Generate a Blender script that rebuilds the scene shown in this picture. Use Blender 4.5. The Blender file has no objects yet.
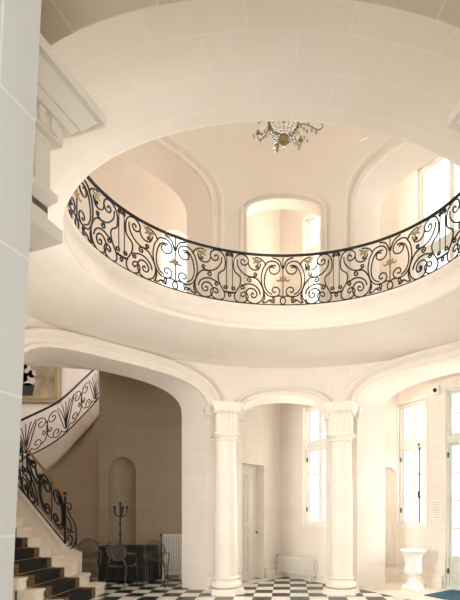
import bpy, math, random
from math import sin, cos, pi, sqrt, atan2, radians
random.seed(7)
COL = bpy.context.scene.collection
SC = bpy.context.scene

# ------------------------------------------------------------------ helpers
class MB:
    """collects faces of ONE mesh"""
    def __init__(s): s.v = []; s.f = []; s.uv = []; s.has_uv = False
    def add(s, vs, fs, uvs=None):
        o = len(s.v); s.v += [tuple(p) for p in vs]; s.f += [tuple(i + o for i in f) for f in fs]
        if uvs: s.uv += list(uvs); s.has_uv = True
        else: s.uv += [(p[0] * .7 + p[1] * .7, p[2]) for p in vs]
        return s
    def quad(s, a, b, c, d, uvs=None): return s.add([a, b, c, d], [(0, 1, 2, 3)], uvs)
    def grid(s, rows, uvrows=None, closed_u=False, closed_v=False):
        nv = len(rows); nu = len(rows[0]); vs = [p for r in rows for p in r]; fs = []
        for j in range(nv if closed_v else nv - 1):
            for i in range(nu if closed_u else nu - 1):
                a = j * nu + i; b = j * nu + (i + 1) % nu
                k = ((j + 1) % nv) * nu
                fs.append((a, b, k + (i + 1) % nu, k + i))
        return s.add(vs, fs, [q for r in uvrows for q in r] if uvrows else None)
    def box(s, x0, x1, y0, y1, z0, z1):
        v = [(x0,y0,z0),(x1,y0,z0),(x1,y1,z0),(x0,y1,z0),(x0,y0,z1),(x1,y0,z1),(x1,y1,z1),(x0,y1,z1)]
        return s.add(v, [(0,3,2,1),(4,5,6,7),(0,1,5,4),(1,2,6,5),(2,3,7,6),(3,0,4,7)])
    def mbox(s, M, s0, s1, z0, z1, d0, d1, n=1):
        """box in wall coordinates: along the wall, height, depth behind the wall face"""
        for k in range(n):
            a = s0 + (s1 - s0) * k / n; b = s0 + (s1 - s0) * (k + 1) / n
            v = [M(a,z0,d0),M(b,z0,d0),M(b,z0,d1),M(a,z0,d1),M(a,z1,d0),M(b,z1,d0),M(b,z1,d1),M(a,z1,d1)]
            fs = [(0,3,2,1),(4,5,6,7),(0,1,5,4),(2,3,7,6)]
            if k == n - 1: fs.append((1,2,6,5))
            if k == 0: fs.append((3,0,4,7))
            s.add(v, fs)
        return s
    def tube(s, pts, r, n=5, cap=True, r2=None):
        if len(pts) < 2: return s
        P = [V(p) for p in pts]; rows = []; up = None
        for i, p in enumerate(P):
            t = (P[min(i + 1, len(P) - 1)] - P[max(i - 1, 0)])
            t = t.normalized() if t.length > 1e-9 else V((0, 0, 1))
            if up is None:
                up = V((0, 0, 1)) if abs(t.z) < .9 else V((0, 1, 0))
            x = up.cross(t)
            x = x.normalized() if x.length > 1e-6 else V((1, 0, 0))
            y = t.cross(x).normalized(); up = y
            rr = r if r2 is None else r + (r2 - r) * i / (len(P) - 1)
            rows.append([tuple(p + x * (rr * cos(2*pi*k/n)) + y * (rr * sin(2*pi*k/n))) for k in range(n)])
        s.grid(rows, closed_u=True)
        if cap:
            o = len(s.v)
            s.add(rows[0], [tuple(range(n - 1, -1, -1))]); s.add(rows[-1], [tuple(range(n))])
        return s
    def lathe(s, prof, c=(0,0,0), n=24, flute=None):
        rows = []
        for r, z in prof:
            row = []
            for k in range(n):
                a = 2*pi*k/n
                q = r * (1 + (flute(a, z) if flute else 0))
                row.append((c[0] + q*cos(a), c[1] + q*sin(a), c[2] + z))
            rows.append(row)
        return s.grid(rows, closed_u=True)
    def sphere(s, c, r, n=8, m=6, sz=1.0):
        return s.lathe([(max(1e-4, r*sin(pi*j/m)), -r*sz*cos(pi*j/m)) for j in range(m + 1)], c, n)
    def build(s, name, mat, parent=None, smooth=False, angle=None):
        me = bpy.data.meshes.new(name); me.from_pydata(s.v, [], s.f)
        ul = me.uv_layers.new(name='UVMap')
        vi = [0] * len(me.loops); me.loops.foreach_get('vertex_index', vi)
        flat = []
        for i in vi: flat += s.uv[i]
        ul.data.foreach_set('uv', flat)
        if smooth:
            me.polygons.foreach_set('use_smooth', [True] * len(me.polygons))
            if angle: me.set_sharp_from_angle(angle=radians(angle))
        me.materials.append(mat); me.validate(); me.update()
        o = bpy.data.objects.new(name, me); COL.objects.link(o)
        if parent:
            o.parent = parent
            o.matrix_parent_inverse = ROOTINV(parent)
        return o
from mathutils import Vector as V, Matrix
def ROOTINV(p):
    # parts are modelled in the local space of their thing
    return Matrix.Identity(4)
def tag(o, label=None, cat=None, group=None, kind=None):
    if label: o['label'] = label
    if cat: o['category'] = cat
    if group: o['group'] = group
    if kind: o['kind'] = kind
    return o
def thing(name, label, cat, loc=(0,0,0), rz=0, group=None):
    o = bpy.data.objects.new(name, None); COL.objects.link(o); o.empty_display_size = .1
    o.location = loc; o.rotation_euler = (0, 0, rz)
    return tag(o, label, cat, group)
def struct(name, label=None, loc=(0,0,0)):
    o = bpy.data.objects.new(name, None); COL.objects.link(o); o.location = loc
    return tag(o, label, None, None, 'structure')
def dup(root, loc, rz, label, group=None, scale=None):
    r = root.copy(); COL.objects.link(r); r.location = loc; r.rotation_euler = (0, 0, rz); r['label'] = label
    if scale: r.scale = scale
    if group: r['group'] = group
    for ch in list(root.children):
        c = ch.copy(); COL.objects.link(c); c.parent = r
        for g in ch.children:
            d = g.copy(); COL.objects.link(d); d.parent = c
    return r

# ------------------------------------------------------------------ materials
def mat(name, base, rough=.6, metal=0, noise=0.06, nscale=6, bump=0.0, spec=.3):
    m = bpy.data.materials.new(name); m.use_nodes = True; nt = m.node_tree; N = nt.nodes; L = nt.links
    b = N['Principled BSDF']; b.inputs['Roughness'].default_value = rough; b.inputs['Metallic'].default_value = metal
    b.inputs['Specular IOR Level'].default_value = spec
    tc = N.new('ShaderNodeTexCoord'); nz = N.new('ShaderNodeTexNoise'); nz.inputs['Scale'].default_value = nscale
    nz.inputs['Detail'].default_value = 4
    L.new(tc.outputs['Object'], nz.inputs['Vector'])
    cr = N.new('ShaderNodeValToRGB')
    cr.color_ramp.elements[0].position = .3; cr.color_ramp.elements[1].position = .7
    cr.color_ramp.elements[0].color = (*[max(0, c * (1 - noise)) for c in base], 1)
    cr.color_ramp.elements[1].color = (*[min(1, c * (1 + noise)) for c in base], 1)
    L.new(nz.outputs['Fac'], cr.inputs['Fac']); L.new(cr.outputs['Color'], b.inputs['Base Color'])
    if bump:
        bp = N.new('ShaderNodeBump'); bp.inputs['Strength'].default_value = bump; bp.inputs['Distance'].default_value = .01
        L.new(nz.outputs['Fac'], bp.inputs['Height']); L.new(bp.outputs['Normal'], b.inputs['Normal'])
    return m
def stone(name, base, joint, bw=.9, rh=.42, mortar=.006, rough=.75, var=.03):
    """dressed stone blocks: brick texture on the wall's own length and height"""
    m = bpy.data.materials.new(name); m.use_nodes = True; nt = m.node_tree; N = nt.nodes; L = nt.links
    b = N['Principled BSDF']; b.inputs['Roughness'].default_value = rough; b.inputs['Specular IOR Level'].default_value = .2
    uv = N.new('ShaderNodeUVMap'); uv.uv_map = 'UVMap'
    br = N.new('ShaderNodeTexBrick'); br.offset = .5
    br.inputs['Scale'].default_value = 1; br.inputs['Brick Width'].default_value = bw; br.inputs['Row Height'].default_value = rh
    br.inputs['Mortar Size'].default_value = mortar; br.inputs['Mortar Smooth'].default_value = .6; br.inputs['Bias'].default_value = 0
    br.inputs['Color1'].default_value = (*[c * (1 - var) for c in base], 1); br.inputs['Color2'].default_value = (*[min(1, c * (1 + var)) for c in base], 1)
    br.inputs['Mortar'].default_value = (*joint, 1)
    L.new(uv.outputs['UV'], br.inputs['Vector'])
    tc = N.new('ShaderNodeTexCoord'); nz = N.new('ShaderNodeTexNoise'); nz.inputs['Scale'].default_value = 1.7; nz.inputs['Detail'].default_value = 6
    L.new(tc.outputs['Object'], nz.inputs['Vector'])
    mx = N.new('ShaderNodeMix'); mx.data_type = 'RGBA'; mx.blend_type = 'MULTIPLY'; mx.inputs[0].default_value = .35
    cr = N.new('ShaderNodeValToRGB'); cr.color_ramp.elements[0].position = .3; cr.color_ramp.elements[1].position = .65
    cr.color_ramp.elements[0].color = (.86, .84, .80, 1); cr.color_ramp.elements[1].color = (1, 1, 1, 1)
    L.new(nz.outputs['Fac'], cr.inputs['Fac']); L.new(br.outputs['Color'], mx.inputs[6]); L.new(cr.outputs['Color'], mx.inputs[7])
    L.new(mx.outputs[2], b.inputs['Base Color'])
    return m
STONE = (.81, .75, .685); JOINT = (.90, .86, .80)
M_wall = stone('cream_stone_blocks', STONE, JOINT, var=.015)
M_ceil = stone('cream_ceiling_blocks', STONE, (.87, .82, .75), bw=.60, rh=.285, mortar=.005, var=.008)
M_wall_dim = stone('shade_darkened_stone_blocks', (.36, .29, .205), (.43, .36, .27), var=.02)  # wall stone darkened and browned: the left bay's shade is in the colour
M_arch = stone('shade_toned_arch_stone', (.60, .515, .41), (.70, .62, .52), var=.02)  # shade under the nearest arch is put into this base colour
M_plaster = mat('cream_plaster', (.81, .745, .67), .8, noise=.02, nscale=2)
M_trim = mat('cream_moulding_stone', (.815, .755, .675), .7, noise=.03, nscale=5)
M_col = stone('column_stone', (.82, .77, .69), (.74, .68, .60), bw=9, rh=.55, mortar=.004, var=.015)
M_pier = stone('grey_pier_stone', (.57, .57, .55), (.68, .68, .66), bw=1.1, rh=.5, mortar=.006)
M_stonefloor = mat('pale_stone_floor', (.78, .72, .62), .45, noise=.05, nscale=3)
M_iron = mat('black_wrought_iron', (.012, .013, .016), .42, metal=.3, noise=.3, nscale=30, spec=.5)
M_gilt = mat('gilded_metal', (.36, .28, .15), .45, metal=.5, noise=.2, nscale=40)
M_bronze = mat('aged_bronze', (.30, .22, .09), .35, metal=.8, noise=.3, nscale=30)
M_brass = mat('golden_wood_handrail', (.32, .20, .075), .4, noise=.2, nscale=12)
M_white = mat('white_painted_wood', (.80, .79, .74), .45, noise=.02)
M_green = mat('pale_grey_green_painted_wood', (.66, .68, .62), .45, noise=.02)
M_door = mat('grey_painted_door', (.70, .67, .60), .45, noise=.02)
M_rad = mat('white_enamel', (.82, .79, .72), .4, noise=.02, spec=.5)
M_urn = mat('white_marble', (.86, .85, .83), .45, noise=.04, nscale=8)
M_stair = mat('stair_stone', (.78, .71, .60), .55, noise=.05, nscale=5)
M_hall = mat('hall_plaster', (.78, .70, .66), .8, noise=.02)
M_dark = mat('dark_metal', (.03, .03, .03), .5)
M_carpetg = mat('carpet_border', (.13, .085, .035), .95, noise=.8, nscale=25)
M_carpet = mat('black_carpet', (.018, .017, .016), .95, noise=.4, nscale=30)
M_mat = mat('blue_doormat_fibre', (.035, .10, .15), .95, noise=.25, nscale=60, bump=.3)
M_cloth = mat('dark_table_cloth', (.022, .020, .018), .85, noise=.3, nscale=10)
M_candle = mat('ivory_wax', (.75, .66, .5), .5, noise=.03)
M_plaque = mat('pale_plaque', (.80, .76, .70), .5, noise=.02)
M_plaqueline = mat('grey_lettering', (.50, .46, .40), .6, noise=.02)

def glass(name, tint, gl, rough=.05):
    m = bpy.data.materials.new(name); m.use_nodes = True; nt = m.node_tree; N = nt.nodes; L = nt.links
    N.remove(N['Principled BSDF']); out = N['Material Output']
    tr = N.new('ShaderNodeBsdfTransparent'); gs = N.new('ShaderNodeBsdfGlossy'); mx = N.new('ShaderNodeMixShader')
    gs.inputs['Roughness'].default_value = rough
    nz = N.new('ShaderNodeTexNoise'); nz.inputs['Scale'].default_value = 3
    cr = N.new('ShaderNodeValToRGB'); cr.color_ramp.elements[0].color = (*[c * .96 for c in tint], 1); cr.color_ramp.elements[1].color = (*tint, 1)
    L.new(nz.outputs['Fac'], cr.inputs['Fac']); L.new(cr.outputs['Color'], tr.inputs['Color'])
    lw = N.new('ShaderNodeLayerWeight'); lw.inputs['Blend'].default_value = gl
    L.new(lw.outputs['Facing'], mx.inputs['Fac']); L.new(tr.outputs[0], mx.inputs[1]); L.new(gs.outputs[0], mx.inputs[2])
    L.new(mx.outputs[0], out.inputs['Surface'])
    return m
M_pane = glass('window_glass', (.97, .985, .98), .04)
M_ghost = glass('smoky_clear_plastic', (.74, .72, .69), .38, .15)
M_crystal = glass('cut_crystal', (.72, .73, .74), .25, .2)

# checkered floor
def checker_mat():
    m = bpy.data.materials.new('black_and_white_marble_tiles'); m.use_nodes = True; nt = m.node_tree; N = nt.nodes; L = nt.links
    b = N['Principled BSDF']; b.inputs['Roughness'].default_value = .28; b.inputs['Specular IOR Level'].default_value = .4
    tc = N.new('ShaderNodeTexCoord'); mp = N.new('ShaderNodeMapping'); ck = N.new('ShaderNodeTexChecker')
    T = .335
    # cell X in [-.284,.051], Y in [8.075,8.41] is black
    mp.inputs['Location'].default_value = (.284, -8.075, .01)
    ck.inputs['Scale'].default_value = 1 / T
    ck.inputs['Color1'].default_value = (.80, .76, .68, 1); ck.inputs['Color2'].default_value = (.025, .026, .028, 1)
    L.new(tc.outputs['Object'], mp.inputs['Vector']); L.new(mp.outputs['Vector'], ck.inputs['Vector'])
    nz = N.new('ShaderNodeTexNoise'); nz.inputs['Scale'].default_value = 5; nz.inputs['Detail'].default_value = 8
    L.new(tc.outputs['Object'], nz.inputs['Vector'])
    mx = N.new('ShaderNodeMix'); mx.data_type = 'RGBA'; mx.blend_type = 'MULTIPLY'; mx.inputs[0].default_value = .4
    L.new(ck.outputs['Color'], mx.inputs[6]); L.new(nz.outputs['Color'], mx.inputs[7])
    cr = N.new('ShaderNodeValToRGB'); cr.color_ramp.elements[0].position = .3; cr.color_ramp.elements[0].color = (.8, .8, .8, 1)
    L.new(nz.outputs['Fac'], cr.inputs['Fac']); L.new(cr.outputs['Color'], mx.inputs[7])
    L.new(mx.outputs[2], b.inputs['Base Color'])
    return m
M_check = checker_mat()

def painting_mat():
    m = bpy.data.materials.new('painted_canvas'); m.use_nodes = True; nt = m.node_tree; N = nt.nodes; L = nt.links
    b = N['Principled BSDF']; b.inputs['Roughness'].default_value = .6
    tc = N.new('ShaderNodeTexCoord'); nz = N.new('ShaderNodeTexNoise'); nz.inputs['Scale'].default_value = 2.2; nz.inputs['Detail'].default_value = 5
    L.new(tc.outputs['Object'], nz.inputs['Vector'])
    cr = N.new('ShaderNodeValToRGB'); e = cr.color_ramp.elements
    e[0].position = .3; e[0].color = (.20, .15, .08, 1); e[1].position = .8; e[1].color = (.52, .42, .27, 1)
    L.new(nz.outputs['Fac'], cr.inputs['Fac']); L.new(cr.outputs['Color'], b.inputs['Base Color'])
    return m
M_canvas = painting_mat()

# ------------------------------------------------------------------ plan of the rotunda
E = 1.6                                   # eye height
CX, CY = -.075, 5.37                      # centre of the oval
A, BF, BN = 3.9, 3.6, 3.4                 # half axes of the wall (far / near half)
def oval(a, bf, bn, n=720):
    """closed curve tabulated by arc length; s = 0 at the far end, positive to the right"""
    T = [2*pi*i/n for i in range(n + 1)]
    def pt(t):
        c = cos(t); return (a*sin(t), (bf if c > 0 else bn)*c)
    S = [0]
    for i in range(n):
        p, q = pt(T[i]), pt(T[i+1]); S.append(S[-1] + math.hypot(q[0]-p[0], q[1]-p[1]))
    Ltot = S[-1]
    def t_of(s):
        s = s % Ltot
        lo, hi = 0, n
        while hi - lo > 1:
            m = (lo + hi)//2
            if S[m] <= s: lo = m
            else: hi = m
        f = (s - S[lo])/(S[hi]-S[lo]); return T[lo] + (T[hi]-T[lo])*f
    def W(s, z, off=0.0):
        t = t_of(s); c = cos(t); b = bf if c > 0 else bn
        nx, ny = sin(t)/a, c/b; l = math.hypot(nx, ny)
        return (CX + a*sin(t) + off*nx/l, CY + b*c + off*ny/l, z)
    W.L = Ltot; W.t_of = t_of
    W.s_of = lambda t: S[int(round((t % (2*pi))/(2*pi)*n))] - (Ltot if (t < 0) else 0)
    return W
WALL = oval(A, BF, BN)
def flat(p0, p1):
    """flat wall from p0 to p1 (left to right as seen from the room)"""
    d = V((p1[0]-p0[0], p1[1]-p0[1])); L = d.length; d /= L; n = V((-d.y, d.x))
    def W(s, z, off=0.0): return (p0[0] + d.x*s + n.x*off, p0[1] + d.y*s + n.y*off, z)
    W.L = L; W.d = d; W.n = n
    return W

# openings: c centre, h half width, zb bottom, zs springing, r rise
def op(c, h, zb, zs, r=0.0, p=2.2): return dict(c=c, h=h, zb=zb, zs=zs, r=r, p=p)
def arch_pts(o, n=28, k=1.0, dr=0.0, dh=0.0):
    h = o['h']*k - dh; out = []
    if o['r'] <= 0: return [(o['c']-h, o['zs']-dr), (o['c']+h, o['zs']-dr)]
    for i in range(n + 1):
        f = pi*(1 - i/n); c, s_ = cos(f), sin(f); e = 2/o['p']
        x = h*math.copysign(abs(c)**e, c); z = o['zs'] - dr*0 + (o['r'] - dr)*abs(s_)**e
        out.append((o['c'] + x, z))
    return out
def wall_mesh(mb, W, s0, s1, z0, z1, ops, ds=.25):
    cuts = []
    for o in ops: cuts.append((o['c']-o['h'], o['c']+o['h'], o))
    cuts.sort(key=lambda q: q[0])
    def plain(a, b):
        if b - a < 1e-6: return
        n = max(1, int((b-a)/ds)); r0 = []; r1 = []; u0 = []; u1 = []
        for i in range(n + 1):
            s = a + (b-a)*i/n; r0.append(W(s,z0)); r1.append(W(s,z1)); u0.append((s,z0)); u1.append((s,z1))
        mb.grid([r0, r1], [u0, u1])
    x = s0
    for a, b, o in cuts:
        plain(x, a)
        P = arch_pts(o)
        if o['r'] <= 0:
            n = max(1, int((b-a)/ds)); P = [(a + (b-a)*i/n, o['zs']) for i in range(n + 1)]
        mb.grid([[W(s,z) for s, z in P], [W(s,z1) for s, z in P]], [P, [(s,z1) for s, z in P]])
        if o['zb'] > z0 + 1e-4:
            mb.grid([[W(s,z0) for s, z in P], [W(s,o['zb']) for s, z in P]], [[(s,z0) for s, z in P], [(s,o['zb']) for s, z in P]])
        x = b
    plain(x, s1)
def reveal_mesh(mb, W, o, d0, d1, dh=0.0, dr=0.0, sill=True):
    def path(dh, dr):
        P = arch_pts(o, dh=dh, dr=dr)
        return [(P[0][0], o['zb'])] + P + [(P[-1][0], o['zb'])]
    P0, P1 = path(0, 0), path(dh, dr); acc = 0; us = [0]
    for i in range(1, len(P0)):
        acc += math.hypot(P0[i][0]-P0[i-1][0], P0[i][1]-P0[i-1][1]); us.append(acc)
    mb.grid([[W(s,z,d0) for s, z in P0], [W(s,z,d1) for s, z in P1]], [[(d0, u) for u in us], [(d1 + dh, u) for u in us]])
    if sill and o['zb'] > .01:
        a, b = P0[0][0], P0[-1][0]; c, d = P1[0][0], P1[-1][0]
        mb.quad(W(a,o['zb'],d0), W(b,o['zb'],d0), W(d,o['zb'],d1), W(c,o['zb'],d1))
def archivolt_mesh(mb, W, o, prof, jamb_from=None):
    """sweep a profile (w outwards from the edge, d proud of the wall) round the opening"""
    P = arch_pts(o, 40)
    if jamb_from is not None: P = [(P[0][0], jamb_from)] + P + [(P[-1][0], jamb_from)]
    n = len(P); rows = []
    for i in range(n):
        a = P[max(i-1, 0)]; b = P[min(i+1, n-1)]
        if i == 0 or (jamb_from is not None and i == 1): tx, tz = 0, 1
        elif i == n-1 or (jamb_from is not None and i == n-2): tx, tz = 0, -1
        else:
            tx, tz = b[0]-a[0], b[1]-a[1]; l = math.hypot(tx, tz) or 1; tx, tz = tx/l, tz/l
        nx, nz = -tz, tx
        rows.append([W(P[i][0] + nx*w, P[i][1] + nz*w, -d) for w, d in prof])
    mb.grid(rows)
MOULD = [(0,0),(0,.05),(.035,.05),(.045,.025),(.085,.025),(.10,.06),(.125,.085),(.15,.08),(.165,.055),(.17,0)]
def mould(w, k=1.0): return [(a*w/.17, b*k) for a, b in MOULD]

# ------------------------------------------------------------------ the setting: lower storey
ZC = 4.40        # top of lower wall (start of the cove)
ZL = 4.53        # lip of the oculus
ZG = 4.93        # gallery floor
OA, OB = 2.45, 2.0   # oculus half axes
T45 = WALL.s_of(radians(46))
SIDE_H = 1.50
SW = T45
low_center = op(0, .84, 0, 3.50, .34, 2.0)
low_right = op(SW + .13, SIDE_H + .25, 0, 3.50, .66, 2.55)
low_left = op(-SW - .17, SIDE_H + .24, 0, 3.46, .68, 2.55)
nw_fill_right = op(WALL.s_of(radians(122)), .75, .9, 3.4)  # both near windows are unseen, added to let fill light in
nw_fill_left = op(WALL.L - nw_fill_right['c'], .75, .9, 3.4)
near_arch = op(WALL.L/2, 1.3, 0, 3.54, .32, 2.45)
mb = MB(); nw_fill_left['c'] -= WALL.L
wall_mesh(mb, WALL, -WALL.L/2 + 1.6, WALL.L/2 + 1.6, 0, ZC, [low_center, low_right, low_left, near_arch, nw_fill_right, nw_fill_left])
for o in (nw_fill_right, nw_fill_left): reveal_mesh(mb, WALL, o, 0, .4)
mb.build('wall_rotunda', M_wall, smooth=True, angle=30)
tag(bpy.data.objects['wall_rotunda'], 'curved cream stone wall of the oval hall below the gallery', kind='structure')
for nm, o, dh, dr in (('trim_1', low_center, .04, .02), ('trim_2', low_right, .42, .08), ('trim_3', low_left, .38, .06)):
    mb = MB(); reveal_mesh(mb, WALL, o, 0, .50, dh, dr)
    tag(mb.build(nm, M_wall, smooth=True, angle=40), 'stone reveal of a ground floor arch', kind='structure')
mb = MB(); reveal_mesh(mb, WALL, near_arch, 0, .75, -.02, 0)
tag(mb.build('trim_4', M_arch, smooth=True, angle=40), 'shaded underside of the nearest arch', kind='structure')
for nm, o, w in (('trim_5', low_center, .19), ('trim_6', low_right, .29), ('trim_7', low_left, .29)):
    mb = MB(); archivolt_mesh(mb, WALL, o, mould(w, 1.7), jamb_from=None)
    tag(mb.build(nm, M_trim, smooth=True, angle=30), 'moulded stone band round a ground floor arch', kind='structure')
# impost blocks either side of the arches
k = 8
for o in (low_center, low_left, low_right):
    for sgn in (-1, 1):
        e = o['c'] + sgn*o['h']; mb = MB()
        a, b = (e - .07, e + .26) if sgn > 0 else (e - .26, e + .07)
        zt = 3.55
        mb.mbox(WALL, a + .03, b - .03, zt-.20, zt-.14, -.05, .3, 3); mb.mbox(WALL, a + .015, b - .015, zt-.14, zt-.07, -.075, .3, 3); mb.mbox(WALL, a, b, zt-.07, zt, -.10, .3, 3)
        tag(mb.build('trim_%d' % k, M_trim), 'moulded stone impost at the foot of an arch', kind='structure'); k += 1
# skirting
def skirting(name, W, s0, s1, h=.26, d=.03):
    mb = MB(); n = max(1, int((s1-s0)/.25)); prof = [(d+.015, 0), (d+.015, h*.6), (d, h*.66), (d, h*.94), (d*.4, h), (0, h)]
    mb.grid([[W(s0 + (s1-s0)*i/n, z, -q) for i in range(n + 1)] for q, z in prof])
    return tag(mb.build(name, M_trim), 'low stone skirting along the wall foot', kind='structure')
skirting('baseboard_left_pier', WALL, -SW + SIDE_H + .07, -.84); skirting('baseboard_right_pier', WALL, .84, SW - SIDE_H - .12)
skirting('baseboard_left', WALL, -WALL.L/2 + 1.3, -SW - SIDE_H - .4); skirting('baseboard_right', WALL, SW + SIDE_H + .4, WALL.L/2 - 1.3)

# ceiling: a shallow coved ring from the wall to the oculus, then the gallery slab edge
def ring_pt(t, f, z, d=0):
    """f=0 at the oculus edge, f=1 at the wall"""
    c = cos(t); b = BF if c > 0 else BN
    xo, yo = OA*sin(t), OB*c; nx, ny = sin(t)/OA, c/OB; l = math.hypot(nx, ny)
    xo += d*nx/l; yo += d*ny/l
    return (CX + xo + (A*sin(t)-xo)*f, CY + yo + (b*c-yo)*f, z)
NT = 144
mb = MB(); rows = []; uv = []
for j in range(13):
    f = 1 - j/12
    z = ZC + (ZL - ZC)*(1 - f)**.55
    rows.append([ring_pt(2*pi*i/NT, f, z) for i in range(NT + 1)])
    uv.append([(2*pi*i/NT*3.1, (1-f)*1.44 + .1) for i in range(NT + 1)])
mb.grid(rows, uv)
tag(mb.build('ceiling', M_ceil, smooth=True), 'cream stone ceiling ring under the gallery', kind='structure')
mb = MB()
edge = [(0, ZL), (-.02, ZL+.003), (-.034, ZL+.02), (-.036, ZL+.05), (-.024, ZL+.08), (.0, ZL+.092), (.03, ZL+.10), (.055, ZL+.115), (.06, ZL+.13), (.06, ZL+.27), (.045, ZL+.295), (.01, ZL+.325), (-.02, ZL+.345), (-.03, ZL+.36), (-.03, ZG-.01), (-.022, ZG), (.30, ZG)]
mb.grid([[ring_pt(2*pi*i/NT, 0, z, d) for i in range(NT)] for d, z in edge], closed_u=True)
tag(mb.build('trim_gallery_edge', M_trim, smooth=True, angle=35), 'moulded pale stone edge of the round gallery opening', kind='structure')
mb = MB()
rows = [[ring_pt(2*pi*i/NT, 0, ZG-.002, .28) for i in range(NT)]] + [[WALL(WALL.L*i/NT, ZG-.002, .5) for i in range(NT)]]
mb.grid(rows, closed_u=True)
tag(mb.build('floor_gallery', M_stonefloor), 'gallery floor behind the balcony railing', kind='structure')
# floors and ceilings of the bays behind the arches
def sector(name, mat_, s0, s1, z, d0, d1, label, n=40):
    mb = MB(); mb.grid([[WALL(s0 + (s1-s0)*i/n, z, d0) for i in range(n+1)], [WALL(s0 + (s1-s0)*i/n, z, d1) for i in range(n+1)]])
    return tag(mb.build(name, mat_), label, kind='structure')
sL = -SW - .35
sector('ceiling_bays', M_plaster, -SW + 1.35, WALL.L/2 - 2, ZC + .02, .0, 3.2, 'plain ceiling of the bays behind the arches')
sector('floor_upper_bays', M_stonefloor, -SW + 1.35, WALL.L/2 - 2, ZG - .003, .45, 3.2, 'upper floor of the bays behind the gallery arches')

for nm, z, m_, lb in (('ceiling_landing', 4.84, M_plaster, 'underside of the stair landing over the left bay'), ('floor_landing', ZG - .004, M_stonefloor, 'stair landing behind the left gallery arch')):
    mb = MB(); pl = [(-4.3, 7.0), (-3.0, 8.0), (-1.75, 9.0), (-1.5, 9.0), (-1.5, 10.7), (-4.3, 10.7)]
    mb.add([(x, y, z) for x, y in pl], [tuple(range(6))]); tag(mb.build(nm, m_), lb, kind='structure')
# ------------------------------------------------------------------ upper storey
ZT = 8.75
up_center = op(0, .74, ZG, 7.46, .28, 2.0)
up_right = op(SW + .1, SIDE_H + .22, ZG, 7.45, .95, 2.45)
up_left = op(-SW - .1, SIDE_H + .24, ZG, 7.45, .88, 2.45)
up_near_fill = op(WALL.L/2, .8, ZG + .9, 7.4, .3, 2.0)  # unseen opening, added to let light into the gallery
mb = MB(); wall_mesh(mb, WALL, -WALL.L/2 + 1.6, WALL.L/2 + 1.6, ZG - .4, ZT, [up_center, up_right, up_left, up_near_fill])
tag(mb.build('wall_gallery', M_plaster, smooth=True, angle=30), 'smooth cream wall of the gallery storey', kind='structure')
for i, (o, dh, dr) in enumerate(((up_center, .0, .0), (up_right, .32, .14), (up_left, .36, .16), (up_near_fill, .02, 0))):
    mb = MB(); reveal_mesh(mb, WALL, o, 0, .50 if i else .22, dh, dr)
    tag(mb.build('trim_%d' % (14 + i), M_plaster, smooth=True, angle=40), 'reveal of a gallery arch', kind='structure')
for i, (o, w) in enumerate(((up_center, .15), (up_right, .26), (up_left, .26))):
    mb = MB(); archivolt_mesh(mb, WALL, o, mould(w, 1.7), jamb_from=ZG)
    tag(mb.build('trim_%d' % (18 + i), M_trim, smooth=True, angle=30), 'moulded band round a gallery arch', kind='structure')
mb = MB(); rows = []
for j in range(15):
    f = pi/2*j/14; k_ = max(cos(f), .02); rows.append([(CX + (WALL(WALL.L*i/96, 0)[0]-CX)*k_, CY + (WALL(WALL.L*i/96, 0)[1]-CY)*k_, ZT + 2.3*sin(f)) for i in range(96)])
mb.grid(rows, closed_u=True)
tag(mb.build('ceiling_dome', M_plaster, smooth=True), 'smooth cream dome over the oval hall', kind='structure')

sector('ceiling_upper_bays', M_plaster, sL - 1.5, WALL.L/2 - 2, 9.55, .0, 3.4, 'plain ceiling of the upper rooms')
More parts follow.
